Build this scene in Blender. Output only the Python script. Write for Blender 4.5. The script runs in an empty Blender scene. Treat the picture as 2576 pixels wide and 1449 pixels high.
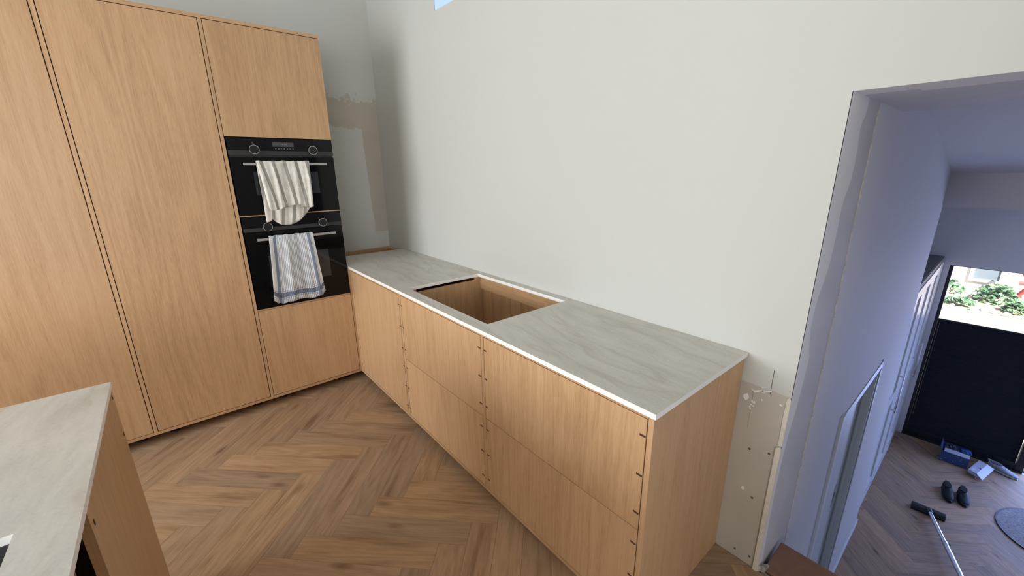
import bpy, math, random
from mathutils import Vector, Matrix
random.seed(7)
S = bpy.context.scene
COL = S.collection

# ------------------------------------------------------------------ camera
cam_d = bpy.data.cameras.new('camera'); cam = bpy.data.objects.new('camera', cam_d); COL.objects.link(cam)
cam_d.sensor_fit = 'HORIZONTAL'; cam_d.sensor_width = 36.0; cam_d.lens = 1033.2 / 2576 * 36.0
cam_d.clip_start = 0.02; cam_d.clip_end = 200
YAW, PITCH, ROLL = 0.87747, 0.28144, -0.0118
fw = Vector((-math.sin(YAW) * math.cos(PITCH), math.cos(YAW) * math.cos(PITCH), -math.sin(PITCH)))
rt = Vector((math.cos(YAW), math.sin(YAW), 0)); up = rt.cross(fw)
r2 = math.cos(ROLL) * rt + math.sin(ROLL) * up; u2 = -math.sin(ROLL) * rt + math.cos(ROLL) * up
M = Matrix((r2, u2, -fw)).transposed().to_4x4(); M.translation = Vector((2.9957, -0.9533, 1.5671))
cam.matrix_world = M
S.camera = cam

# ------------------------------------------------------------------ world, sun, daylight at the windows, exposure
w = bpy.data.worlds.new('sky'); S.world = w; w.use_nodes = True
bg = w.node_tree.nodes['Background']; bg.inputs[0].default_value = (0.50, 0.66, 0.95, 1); bg.inputs[1].default_value = 1.0
sun_d = bpy.data.lights.new('sun', 'SUN'); sun_d.energy = 15; sun_d.angle = 0.01; sun_d.color = (1, .95, .87)
sun = bpy.data.objects.new('sun_offscreen', sun_d); COL.objects.link(sun)
sun.rotation_euler = Vector((-.55, .42, -.75)).to_track_quat('-Z', 'Y').to_euler()
def area(name, loc, direction, sx, sy, power, col):
    d = bpy.data.lights.new(name, 'AREA'); d.shape = 'RECTANGLE'; d.size = sx; d.size_y = sy; d.energy = power; d.color = col
    o = bpy.data.objects.new(name, d); COL.objects.link(o); o.location = loc
    o.rotation_euler = Vector(direction).to_track_quat('-Z', 'Y').to_euler(); return o
area('window_garden_offscreen', (1.2, -5.13, 1.615), (0, 1, 0), 2.6, 1.4, 150, (0.97, 0.985, 1.0))
area('window_side_offscreen', (5.63, -2.9, 1.525), (-1, 0, 0), 1.8, 1.45, 64, (1.0, 0.975, 0.94))
area('window_hall_offscreen', (4.21, 6.34, -0.79), (0, -1, 0), 0.92, 2.2, 48, (0.24, 0.40, 1.0))
S.view_settings.view_transform = 'Standard'; S.view_settings.look = 'None'
S.view_settings.exposure = 0.42; S.view_settings.gamma = 1.0; S.view_settings.use_curve_mapping = False

# ------------------------------------------------------------------ mesh helpers
ORG = {}
class MB:
    def __init__(s): s.v = []; s.f = []; s.uv = None
    def add(s, vs, fs):
        n = len(s.v); s.v += [tuple(p) for p in vs]; s.f += [tuple(i + n for i in f) for f in fs]; return s
    def box(s, x0, x1, y0, y1, z0, z1):
        return s.add([(x0, y0, z0), (x1, y0, z0), (x1, y1, z0), (x0, y1, z0), (x0, y0, z1), (x1, y0, z1), (x1, y1, z1), (x0, y1, z1)],
                     [(0, 3, 2, 1), (4, 5, 6, 7), (0, 1, 5, 4), (1, 2, 6, 5), (2, 3, 7, 6), (3, 0, 4, 7)])
    def prism(s, poly, axis, a, b):
        """poly in the two other axes (in xyz order), extruded from a to b along axis"""
        def P(p, t):
            q = list(p); q.insert(axis, t); return q
        n = len(poly); vs = [P(p, a) for p in poly] + [P(p, b) for p in poly]
        ar = sum(poly[i][0] * poly[(i + 1) % n][1] - poly[(i + 1) % n][0] * poly[i][1] for i in range(n))
        if axis == 1: ar = -ar
        fs = [tuple(range(n - 1, -1, -1)), tuple(range(n, 2 * n))] + [(i, (i + 1) % n, n + (i + 1) % n, n + i) for i in range(n)]
        if (ar < 0) != (b < a): fs = [tuple(reversed(f)) for f in fs]
        return s.add(vs, fs)
    def cyl(s, p0, p1, r0, r1=None, n=20, caps=True):
        r1 = r0 if r1 is None else r1
        p0, p1 = Vector(p0), Vector(p1); d = (p1 - p0).normalized()
        a = d.orthogonal().normalized(); b = d.cross(a)
        vs = []
        for p, r in ((p0, r0), (p1, r1)):
            for i in range(n):
                t = 2 * math.pi * i / n; vs.append(p + r * (math.cos(t) * a + math.sin(t) * b))
        fs = [(i, (i + 1) % n, n + (i + 1) % n, n + i) for i in range(n)]
        if caps: fs += [tuple(range(n - 1, -1, -1)), tuple(range(n, 2 * n))]
        return s.add(vs, fs)
    def ring(s, c, axis, r_out, r_in, h0, h1, n=32):
        ax = [Vector((0, 1, 0)), Vector((0, 0, 1))] if axis == 0 else [Vector((1, 0, 0)), Vector((0, 1, 0))]
        k = Vector((1, 0, 0)) if axis == 0 else Vector((0, 0, 1)); c = Vector(c); vs = []
        for r, h in ((r_out, h0), (r_out, h1), (r_in, h1), (r_in, h0)):
            for i in range(n):
                t = 2 * math.pi * i / n; vs.append(c + k * h + r * (math.cos(t) * ax[0] + math.sin(t) * ax[1]))
        fs = []
        for q in range(4):
            for i in range(n):
                j = (i + 1) % n; fs.append((q * n + i, q * n + j, ((q + 1) % 4) * n + j, ((q + 1) % 4) * n + i))
        return s.add(vs, fs)
    def grid(s, rows, close=False):
        """rows: list of equal-length lists of points"""
        m, k = len(rows), len(rows[0]); vs = [p for r in rows for p in r]; fs = []
        for i in range(m - 1):
            for j in range(k - (0 if close else 1)):
                j2 = (j + 1) % k; fs.append((i * k + j, i * k + j2, (i + 1) * k + j2, (i + 1) * k + j))
        return s.add(vs, fs)
    def build(s, name, mat, parent=None, bevel=0, smooth=False, solid=0):
        me = bpy.data.meshes.new(name)
        off = Vector(ORG.get(parent.name, (0, 0, 0))) if parent else Vector((0, 0, 0))
        me.from_pydata([tuple(Vector(p) - off) for p in s.v], [], s.f); me.update()
        if s.uv:
            ul = me.uv_layers.new(name='UVMap')
            for l in me.loops: ul.data[l.index].uv = s.uv[l.vertex_index]
        o = bpy.data.objects.new(name, me); COL.objects.link(o)
        me.materials.append(mat)
        if parent: o.parent = parent
        ORG[o.name] = tuple(off)
        if smooth:
            for p in me.polygons: p.use_smooth = True
        if solid:
            m = o.modifiers.new('solid', 'SOLIDIFY'); m.thickness = solid; m.offset = 0
        if bevel:
            m = o.modifiers.new('bevel', 'BEVEL'); m.width = bevel; m.segments = 2; m.limit_method = 'ANGLE'
        return o
def box(name, mat, parent, x0, x1, y0, y1, z0, z1, bevel=0):
    return MB().box(x0, x1, y0, y1, z0, z1).build(name, mat, parent, bevel)
def tag(o, label, cat, group=None):
    o['label'] = label; o['category'] = cat
    if group: o['group'] = group
    return o
def thing(name, loc, label, cat, group=None):
    o = bpy.data.objects.new(name, None); COL.objects.link(o); o.location = loc; o.empty_display_size = .1
    ORG[o.name] = tuple(loc); return tag(o, label, cat, group)
def struct(o, label, cat='wall'):
    o['kind'] = 'structure'; o['label'] = label; o['category'] = cat; return o

# ------------------------------------------------------------------ materials
class NT:
    def __init__(s, name):
        s.m = bpy.data.materials.new(name); s.m.use_nodes = True; s.t = s.m.node_tree
        s.b = s.t.nodes['Principled BSDF']; s.out = s.t.nodes['Material Output']
    def n(s, typ, ins=None, **kw):
        nd = s.t.nodes.new(typ)
        for k, v in kw.items(): setattr(nd, k, v)
        for k, v in (ins or {}).items():
            if isinstance(v, tuple) and len(v) == 2 and hasattr(v[0], 'outputs'): s.t.links.new(v[0].outputs[v[1]], nd.inputs[k])
            elif hasattr(v, 'outputs'): s.t.links.new(v.outputs[0], nd.inputs[k])
            else: nd.inputs[k].default_value = v
        return nd
    def math(s, op, a, b=None, c=None):
        ins = {0: a}
        if b is not None: ins[1] = b
        if c is not None: ins[2] = c
        return s.n('ShaderNodeMath', ins, operation=op)
    def vmath(s, op, a, b):
        return s.n('ShaderNodeVectorMath', {0: a, 1: b}, operation=op)
    def ramp(s, fac, stops):
        r = s.n('ShaderNodeValToRGB', {0: fac}); e = r.color_ramp.elements
        while len(e) < len(stops): e.new(.5)
        for el, (p, c) in zip(e, stops): el.position = p; el.color = (*c, 1) if len(c) == 3 else c
        return r
    def mix(s, fac, a, b, mode='MIX'):
        m = s.n('ShaderNodeMix', data_type='RGBA', blend_type=mode)
        for i, v in ((0, fac), (6, a), (7, b)):
            if hasattr(v, 'outputs'):
                o = v.outputs[2] if v.bl_idname == 'ShaderNodeMix' else v.outputs[0]; s.t.links.new(o, m.inputs[i])
            elif i == 0: m.inputs[i].default_value = v
            else: m.inputs[i].default_value = (*v, 1)
        return m
    def set(s, **kw):
        for k, v in kw.items():
            k = {'color': 'Base Color', 'rough': 'Roughness', 'metal': 'Metallic', 'spec': 'Specular IOR Level', 'normal': 'Normal',
                 'alpha': 'Alpha', 'trans': 'Transmission Weight', 'ior': 'IOR', 'coat': 'Coat Weight', 'sheen': 'Sheen Weight', 'aniso': 'Anisotropic'}.get(k, k)
            if hasattr(v, 'outputs'):
                o = v.outputs[2] if v.bl_idname == 'ShaderNodeMix' else v.outputs[0]; s.t.links.new(o, s.b.inputs[k])
            else: s.b.inputs[k].default_value = (*v, 1) if isinstance(v, tuple) and len(v) == 3 else v
        return s.m
    def bump(s, h, strength, dist=.002):
        o = h.outputs[2] if h.bl_idname == 'ShaderNodeMix' else h.outputs[0]
        b = s.n('ShaderNodeBump', {'Strength': strength, 'Distance': dist}); s.t.links.new(o, b.inputs['Height']); return b
def plain(name, col, rough=.5, metal=0, spec=.5, noise=0, nscale=30, bump=0):
    t = NT(name)
    if noise or bump:
        tc = t.n('ShaderNodeTexCoord'); n = t.n('ShaderNodeTexNoise', {'Vector': (tc, 3), 'Scale': nscale, 'Detail': 4})
        lo = tuple(c * (1 - noise) for c in col); hi = tuple(min(1, c * (1 + noise)) for c in col)
        t.set(color=t.ramp(n, [(.3, lo), (.7, hi)]))
        if bump: t.set(normal=t.bump(n, bump))
    else: t.set(color=col)
    return t.set(rough=rough, metal=metal, spec=spec)

def wood(name, dark, mid, light, axis='z', rough=.45, ring=.45, fine=(110, 2.2), figure=(5.0, .45), contrast=1.0, wobble=.035):
    t = NT(name); tc = t.n('ShaderNodeTexCoord'); oi = t.n('ShaderNodeObjectInfo')
    rnd = t.n('ShaderNodeCombineXYZ', {0: t.math('MULTIPLY', (oi, 5), 37.0), 1: t.math('MULTIPLY', (oi, 5), 91.0), 2: t.math('MULTIPLY', (oi, 5), 53.0)})
    p = t.vmath('ADD', (tc, 3), rnd)
    def sc(a, l): return {'z': (a, a, l), 'x': (l, a, a), 'y': (a, l, a)}[axis]
    wob = t.n('ShaderNodeTexNoise', {'Vector': t.vmath('MULTIPLY', p, sc(3.0, 1.3)), 'Scale': 1.0, 'Detail': 2.0})
    p2 = t.vmath('ADD', p, t.vmath('MULTIPLY', (wob, 1), (wobble, wobble, wobble)))
    f1 = t.n('ShaderNodeTexNoise', {'Vector': t.vmath('MULTIPLY', p2, sc(*fine)), 'Scale': 1.0, 'Detail': 5.0, 'Roughness': .6})
    f0 = t.n('ShaderNodeTexNoise', {'Vector': t.vmath('MULTIPLY', p, sc(fine[0] * 3.2, fine[1] * 9)), 'Scale': 1.0, 'Detail': 2.0})
    fg = t.n('ShaderNodeTexNoise', {'Vector': t.vmath('MULTIPLY', p2, sc(*figure)), 'Scale': 1.0, 'Detail': 1.5})
    rg = t.math('SINE', t.math('MULTIPLY', fg, 70.0))
    big = t.n('ShaderNodeTexNoise', {'Vector': t.vmath('MULTIPLY', p, sc(2.2, .5)), 'Scale': 1.0, 'Detail': 2.0})
    h = t.math('ADD', t.math('MULTIPLY', f1, .42 * contrast), t.math('MULTIPLY', rg, .05 * ring * 2))
    h = t.math('ADD', h, t.math('MULTIPLY', f0, .42 * contrast))
    h = t.math('ADD', h, t.math('MULTIPLY', big, .35))
    c = 0.21 * contrast + .21 * contrast + .175
    h = t.math('ADD', h, .5 - c)
    col = t.ramp(h, [(.22, dark), (.5, mid), (.76, light)])
    return t, col, h, oi, p
OAK = ((.37, .215, .108), (.545, .335, .178), (.63, .41, .24))
def oak(name, axis='z', tint=(1, 1, 1), rough=.42):
    t, col, h, oi, p = wood(name, *[tuple(a * b for a, b in zip(c, tint)) for c in OAK], axis=axis, rough=rough)
    hs = t.n('ShaderNodeHueSaturation', {'Hue': .5, 'Saturation': 1.0, 'Value': t.math('ADD', t.math('MULTIPLY', (oi, 5), .10), .95), 'Color': col})
    return t.set(color=hs, rough=rough, spec=.38, normal=t.bump(h, .10, .001))
M_OAK = oak('oak_veneer'); M_OAKY = oak('oak_rail_y', 'y'); M_OAKX = oak('oak_rail_x', 'x')
M_OAKIN = oak('oak_inside', 'z', (1, 1, 1), .6)

def floor_mat(nm='floor_plank', ro=.55, sp_=.3, cols=((.235, .14, .078), (.39, .25, .148), (.49, .33, .21))):
    t, col, h, oi, p = wood(nm, *cols, axis='x', ring=.5, fine=(45, 1.3), figure=(7, .9), contrast=.9, wobble=.012)
    st = t.n('ShaderNodeTexNoise', {'Vector': t.vmath('MULTIPLY', p, (2.2, 17, 17)), 'Scale': 1.0, 'Detail': 3.0})
    sm = t.ramp(st, [(.56, (1, 1, 1)), (.76, (.62, .57, .54))])
    c1 = t.mix(1.0, col, sm, 'MULTIPLY')
    kn = t.n('ShaderNodeTexVoronoi', {'Vector': t.vmath('MULTIPLY', p, (2.4, 7, 7)), 'Scale': 1.0})
    km = t.ramp((kn, 0) if False else kn, [(.03, (.35, .28, .25)), (.15, (1, 1, 1))])
    c2 = t.mix(.8, c1, km, 'MULTIPLY')
    hs = t.n('ShaderNodeHueSaturation', {'Saturation': t.math('ADD', t.math('MULTIPLY', (oi, 5), .15), .9), 'Value': t.math('ADD', t.math('MULTIPLY', (oi, 5), .30), .85)})
    t.t.links.new(c2.outputs[2], hs.inputs['Color'])
    return t.set(color=hs, rough=ro, spec=sp_, normal=t.bump(h, .12, .001))
M_PLANK = floor_mat()
M_JOINT = plain('floor_screed', (.36, .33, .29), .9)

def stone(name, base, k=1.0):
    t = NT(name); tc = t.n('ShaderNodeTexCoord')
    mp = t.n('ShaderNodeMapping', {'Vector': (tc, 3), 'Rotation': (0, 0, .14), 'Scale': (1, 1, 1)})
    wob = t.n('ShaderNodeTexNoise', {'Vector': mp, 'Scale': 3.0, 'Detail': 4.0})
    p = t.vmath('ADD', mp, t.vmath('MULTIPLY', (wob, 1), (.14, .14, .14)))
    streak = t.n('ShaderNodeTexNoise', {'Vector': t.vmath('MULTIPLY', p, (5, 30, 5)), 'Scale': 1.0, 'Detail': 5.0, 'Roughness': .6})
    cloud = t.n('ShaderNodeTexNoise', {'Vector': p, 'Scale': 4.0, 'Detail': 4.0})
    fine = t.n('ShaderNodeTexNoise', {'Vector': p, 'Scale': 140.0, 'Detail': 2.0})
    lo = tuple(c * .85 for c in base); hi = tuple(c * 1.12 for c in base)
    a = t.ramp(t.math('ADD', t.math('MULTIPLY', streak, .7), t.math('MULTIPLY', fine, .3)), [(.34, lo), (.5, base), (.66, hi)])
    vein = t.n('ShaderNodeTexNoise', {'Vector': t.vmath('MULTIPLY', p, (.9, 5.5, 1)), 'Scale': 1.0, 'Detail': 5.0})
    v = t.math('ABSOLUTE', t.math('SUBTRACT', vein, .52))
    vm = t.ramp(v, [(.0, (.72, .65, .57)), (.012, (.86, .82, .76)), (.035, (1, 1, 1))])
    b = t.mix(.55, a, vm, 'MULTIPLY')
    c = t.mix(.25, b, t.ramp(cloud, [(.35, lo), (.65, hi)]))
    return t.set(color=c, rough=.38, spec=.4, normal=t.bump(streak, .03, .001))
M_STONE = stone('stone_worktop', (.60, .575, .525))
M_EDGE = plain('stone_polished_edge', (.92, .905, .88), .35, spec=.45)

def paint(name, col, bump=.02):
    t = NT(name); tc = t.n('ShaderNodeTexCoord')
    n = t.n('ShaderNodeTexNoise', {'Vector': (tc, 3), 'Scale': 160, 'Detail': 3})
    t.set(color=col, rough=.75, spec=.25, normal=t.bump(n, bump, .002)); return t
WHITE = (.565, .573, .545)
def masked(name, base, other, fn, bump=.03, rough=.75):
    t = paint(name, base, bump); tc = t.n('ShaderNodeTexCoord'); sp = t.n('ShaderNodeSeparateXYZ', {0: (tc, 3)})
    nz = t.n('ShaderNodeTexNoise', {'Vector': (tc, 3), 'Scale': 14, 'Detail': 6, 'Roughness': .65})
    nz2 = t.n('ShaderNodeTexNoise', {'Vector': (tc, 3), 'Scale': 5, 'Detail': 3})
    oth = t.ramp(nz2, [(.3, tuple(c * .93 for c in other)), (.7, tuple(c * 1.05 for c in other))])
    m = fn(t, sp, t.math('SUBTRACT', nz, .5))
    t.set(color=t.mix(m, base, oth), rough=rough); return t
def between(t, v, a, b): return t.math('MULTIPLY', t.math('GREATER_THAN', v, a), t.math('LESS_THAN', v, b))
# painted wall with bare plasterboard at its lower right end
def f_back(t, sp, n):
    lim = t.math('ADD', t.math('MULTIPLY', n, .03), .785)
    return t.math('MULTIPLY', t.math('LESS_THAN', (sp, 2), lim), between(t, (sp, 0), 2.3, 2.66))
M_WALLB = masked('paint_back_wall', WHITE, (.50, .462, .405), f_back).m
# left wall: an old coat left bare above and beside the freshly rolled field
def f_left(t, sp, n):
    z, y = (sp, 2), (sp, 1)
    top = t.math('GREATER_THAN', z, t.math('ADD', t.math('MULTIPLY', n, .12), t.math('ADD', 1.95, t.math('MULTIPLY', y, -.11))))
    side = t.math('GREATER_THAN', y, t.math('ADD', t.math('MULTIPLY', n, .03), t.math('ADD', .462, t.math('MULTIPLY', t.math('SUBTRACT', 1.9, z), .035))))
    low = t.math('GREATER_THAN', z, t.math('ADD', t.math('MULTIPLY', n, .03), 1.035))
    m = t.math('MULTIPLY', t.math('MAXIMUM', top, side), low)
    high = t.math('LESS_THAN', z, t.math('ADD', t.math('MULTIPLY', n, .3), 2.14))
    return t.math('MULTIPLY', m, high)
M_WALLA = masked('paint_left_wall', WHITE, (.50, .455, .395), f_left).m
M_WALL = paint('paint_wall', WHITE).m
GREY = (.60, .585, .57)
# reveal of the opening: a lighter coat cut in along the corner, ragged edge
def f_reveal(t, sp, n):
    fc = t.n('ShaderNodeFloatCurve', {1: t.math('DIVIDE', (sp, 2), 1.8)})
    c = fc.mapping.curves[0]
    pts = [(0, .66), (.60, .66), (.68, .69), (.74, .705), (.82, .72), (.90, .73), (.95, .70), (1.10, .675), (1.24, .74), (1.35, .75), (1.45, .752), (1.52, .79), (1.6, .793), (1.68, .775), (1.74, .81), (1.8, .78)]
    c.points[0].location = (0, .66 - .5); c.points[1].location = (1, .78 - .5)
    for z, y in pts[1:-1]: c.points.new(z / 1.8, y - .5)
    fc.mapping.update()
    return t.math('GREATER_THAN', (sp, 1), t.math('ADD', t.math('ADD', fc, .5), t.math('MULTIPLY', n, .02)))
M_REVEAL = masked('paint_reveal', (.80, .78, .75), GREY, f_reveal).m
def f_lintel(t, sp, n): return t.math('GREATER_THAN', (sp, 1), t.math('ADD', t.math('MULTIPLY', n, .06), t.math('ADD', .73, t.math('MULTIPLY', t.math('GREATER_THAN', (sp, 0), 2.765), .045))))
M_LINTEL = masked('paint_lintel', (.80, .78, .75), GREY, f_lintel).m
M_HALL = paint('paint_hall', (.72, .70, .675)).m
M_PLASTER = plain('plaster_filler', (.76, .71, .63), .85, noise=.12, nscale=60, bump=.4)
M_STRIP = plain('plaster_corner_strip', (.70, .66, .59), .85, noise=.06, nscale=40, bump=.2)
M_WHITEPAINT = plain('white_lacquer', (.80, .80, .79), .35)
M_DOORPALE = plain('pale_door', (.66, .67, .63), .4)
M_BLACKGLASS = plain('black_glass', (.003, .003, .0035), .06, spec=.22)
M_OVENPANEL = plain('black_panel', (.004, .004, .005), .12, spec=.25)
M_OVENBAND = plain('anthracite_band', (.035, .034, .034), .4, metal=.3)
M_KNOB = plain('knob_black', (.008, .008, .01), .25)
M_CHROME = plain('brushed_steel', (.62, .61, .60), .28, metal=1)
M_STEEL = plain('handle_steel', (.50, .485, .475), .36, metal=.85)
M_DISPLAY = plain('display', (.055, .06, .062), .2)
M_DIGIT = plain('display_digits', (.20, .21, .24), .4)
M_OVENWIN = plain('oven_window', (.022, .025, .028), .12)
M_BLACKPL = plain('black_plastic', (.012, .012, .013), .5)
M_SPLINE = plain('walnut_spline', (.075, .034, .017), .55)
M_MDF = plain('brown_board', (.30, .155, .095), .6, noise=.12, nscale=25)
def glass_mat(name):
    t = NT(name); tr = t.n('ShaderNodeBsdfTransparent', {0: (.96, .98, .99, 1)}); gl = t.n('ShaderNodeBsdfGlossy', {'Roughness': .02})
    mx = t.n('ShaderNodeMixShader', {0: .05, 1: tr, 2: gl}); t.t.links.new(mx.outputs[0], t.out.inputs[0]); return t.m
M_GLASS = glass_mat('window_glass')
def plastic_mat():
    t = NT('clear_plastic'); tr = t.n('ShaderNodeBsdfTransparent', {0: (.9, .88, .87, 1)})
    df = t.n('ShaderNodeBsdfDiffuse', {0: (.8, .76, .74, 1)}); mx = t.n('ShaderNodeMixShader', {0: .4, 1: tr, 2: df}); t.t.links.new(mx.outputs[0], t.out.inputs[0]); return t.m
M_CLEAR = plastic_mat()

# ------------------------------------------------------------------ dimensions
D = .612; XA = -.686; XO = 2.641; XO2 = 3.75; ZH = 1.77; HW = .9046; TK = .018; L = 2.4726; ZF = -1.93; YF = 6.17; ZB = .0648
CT = HW - TK   # cabinet top

# ------------------------------------------------------------------ the room shell
wb = MB()
wb.prism([(XA - .15, D), (.365, D), (.21, D + .10), (XA - .15, D + .10)], 2, -.25, 3.7); wb.box(.365, 1.7, D, D + .10, -.25, 2.547); wb.prism([(.365, D), (.365, D + .1), (.21, D + .1)], 2, -.25, 2.547); wb.prism([(.365, D), (.365, D + .1), (.21, D + .1)], 2, 3.25, 3.7); wb.box(.365, 1.7, D, D + .10, 3.25, 3.7)
wb.box(1.7, 2.50, D, D + .10, -.25, 3.7); wb.box(2.50, XO, D, D + .10, -.25, 3.7)
wb.box(XO, XO2, D, D + .10, ZH, 3.7); wb.box(XO2, 5.65, D, D + .10, -.25, 3.7)
wall_back = struct(wb.build('wall_back', M_WALLB), 'white painted kitchen wall behind the counter, bare plasterboard at its low end')
wall_left = struct(box('wall_left', M_WALLA, None, XA - .15, XA, -5.15, D + .1, -.25, 3.7), 'white wall behind the tall oak cabinets with a patchy paint field')
wall_right = MB()
wall_right.box(5.5, 5.65, -5.15, -3.85, -.25, 3.7).box(5.5, 5.65, -1.95, D, -.25, 3.7).box(5.5, 5.65, -3.85, -1.95, -.25, .75).box(5.5, 5.65, -3.85, -1.95, 2.3, 3.7)
struct(wall_right.build('wall_right', M_WALL), 'white kitchen wall with a side window opposite the tall cabinets')
wf = MB(); wf.box(XA, -.15, -5.15, -5.0, -.25, 3.7).box(2.55, 5.5, -5.15, -5.0, -.25, 3.7).box(-.15, 2.55, -5.15, -5.0, 2.35, 3.7).box(-.15, 2.55, -5.15, -5.0, -.25, .88)
struct(wf.build('wall_front', M_WALL), 'white wall with a wide window facing the counter')
ce = MB(); ce.box(XA - .15, .85, -5.15, D + .1, 3.6, 3.75).box(2.55, 5.65, -5.15, D + .1, 3.6, 3.75).box(.85, 2.55, -5.15, -2.85, 3.6, 3.75).box(.85, 2.55, -1.55, D + .1, 3.6, 3.75)  # gap in the slab is for the added roof window
struct(ce.build('ceiling', M_WALL), 'white kitchen ceiling with an added roof window', 'ceiling')
struct(box('wall_shade_added', M_WALL, None, XO2, XO2 + .12, -.55, D, 0.0, 3.6), 'added white wall stub beside the stair opening, out of view, shading the counter end')  # unseen stub, added to keep window light off the counter end panel
# details on the bare plasterboard
for i, (x, z, a, b) in enumerate([(2.498, .727, .012, .017), (2.521, .718, .004, .007), (2.528, .716, .0045, .007), (2.519, .703, .004, .004), (2.527, .701, .004, .003), (2.516, .693, .004, .004), (2.519, .685, .003, .005), (2.552, .737, .003, .004), (2.549, .770, .003, .006), (2.556, .771, .003, .006), (2.613, .744, .006, .004), (2.540, .337, .007, .012)]):
    m = MB(); n = 9; rr = [random.uniform(.7, 1.1) for _ in range(n)]
    m.prism([(x + a * rr[k] * math.cos(6.283 * k / n), z + b * rr[k] * math.sin(6.283 * k / n)) for k in range(n)], 1, D - .0025, D + .001).build('filler_dab', M_WHITEPAINT, wall_back)
m = MB(); m.prism([(2.508, .768), (2.522, .764), (2.545, .776), (2.578, .785), (2.578, .781), (2.545, .770), (2.525, .757)], 1, D - .0025, D + .001).build('filler_smear', M_WHITEPAINT, wall_back)
M_PENCIL = plain('pencil', (.09, .09, .09), .8); M_PENCIL2 = plain('pencil_faint', (.30, .275, .24), .8)
MB().box(2.5732, 2.5748, D - .001, D + .001, .770, .868).build('pencil_line', M_PENCIL, wall_back)
MB().box(2.5190, 2.5198, D - .001, D + .001, .60, .762).build('pencil_line', M_PENCIL2, wall_back)
for x, z in ((2.539, .517), (2.605, .534), (2.577, .313), (2.549, .035), (2.605, .041)):
    MB().cyl((x, D + .001, z), (x, D - .0015, z), .0045, n=10).build('screw_head', M_PENCIL, wall_back)
# corner strip of plasterboard at the opening, in two lengths
c1 = MB(); c1.prism([(2.6275, .585), (2.641, .585), (2.641, .775), (2.634, .783), (2.6285, .776), (2.6265, .70)], 1, D - .004, D + .001)
c2 = MB(); c2.prism([(2.6235, -.02), (2.641, -.02), (2.641, .575), (2.636, .582), (2.6235, .574)], 1, D - .009, D + .001)
t1 = struct(c1.build('trim_1', M_STRIP, bevel=.001), 'short upper length of pale plaster corner strip at the opening', 'trim')
t2 = struct(c2.build('trim_2', M_STRIP, bevel=.001), 'long lower length of pale plaster corner strip at the opening', 'trim')

# reveal of the opening and lintel
rv = struct(box('wall_reveal', M_REVEAL, None, 2.50, XO, D + .1, .960, -.35, 1.80), 'grey unfinished side of the opening with a ragged paint edge')
box('front_coat', M_REVEAL, rv, XO - .002, XO + .0002, D, D + .101, -.02, ZH)
lt = MB(); lt.prism([(D + .1, ZH), (1.384, ZH), (1.384, 2.3), (D + .1, 2.3)], 0, 2.3, 5.0)
lin = struct(lt.build('ceiling_lintel', M_LINTEL), 'grey underside of the opening with streaky filler', 'ceiling')
box('front_coat', M_LINTEL, lin, XO, XO2, D + .001, D + .1, ZH - .0006, ZH + .001)
hc = MB(); hc.prism([(1.384, ZH), (1.997, 1.848), (3.85, 1.50), (3.85, 1.24), (YF, 1.24), (YF, 2.3), (1.384, 2.3)], 0, 2.0, 5.0)
struct(hc.build('ceiling_slope', M_HALL), 'grey sloping ceiling over the lower hall ending in a low bulkhead', 'ceiling')
# lower hall
hw = MB()
YD0, YD1, ZD = 1.70, 2.70, .20
hw.box(2.50, XO, .972, YD0, ZF - .1, 2.0).box(2.50, XO, YD1, 3.85, ZF - .1, 2.0).box(2.50, XO, YD0, YD1, ZD, 2.0)
hw.box(1.95, 2.10, 3.70, YF, ZF - .1, 2.0).box(2.10, 2.50, 3.70, 3.85, ZF - .1, 2.0)
hall_left = struct(hw.build('wall_hall', M_HALL), 'grey wall going down beside the lower hall, with a door opening')
hf = MB()
XG0, XG1, ZG = 2.67, 3.72, .40
hf.box(1.95, XG0, YF, YF + .2, ZF - .1, 1.4).box(XG0, 4.75, YF, YF + .2, ZG, 1.4).box(4.75, 5.0, YF, YF + .2, ZF - .1, 1.4).box(XG0, 4.75, YF, YF + .2, ZF - .1, ZF)
struct(hf.build('wall_far', M_HALL), 'grey far wall of the lower hall above the glazed door')
struct(box('wall_hall_right', M_HALL, None, 5.0, 5.15, .72, YF + .2, ZF - .1, 2.2), 'grey right wall of the lower hall')
struct(MB().box(2.64, 5.0, .55, .70, ZF, -.05).build('wall_under_kitchen', M_HALL), 'grey wall of the lower hall under the kitchen floor')
# rough filler in the joint between reveal and hall wall
fj = struct(box('trim_3', M_PLASTER, None, XO - .05, XO - .012, .958, .974, -.1, 1.80), 'open joint down the side of the opening', 'trim')
def jag(z0, z1, parent=fj):
    m = MB(); k = max(3, int((z1 - z0) / .02)); A, B = [], []
    for i in range(k + 1):
        z = z0 + (z1 - z0) * i / k; e = .4 if i in (0, k) else 1
        A.append((.9590 - .006 * random.random() * e + .003 * (1 - e), z)); B.append((.9735 + .005 * random.random() * e - .003 * (1 - e), z))
    for i in range(k):
        m.prism([A[i], B[i], B[i + 1], A[i + 1]], 0, XO - .013, XO + .0016 + .0016 * random.random())
    m.build('joint_filler', M_PLASTER, parent)
for a, b in ((1.705, 1.745), (1.655, 1.695), (1.35, 1.64), (1.22, 1.345), (1.115, 1.205), (1.02, 1.09), (.80, 1.00), (.58, .78), (.33, .56), (.05, .31), (-.03, .03)): jag(a, b)

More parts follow.
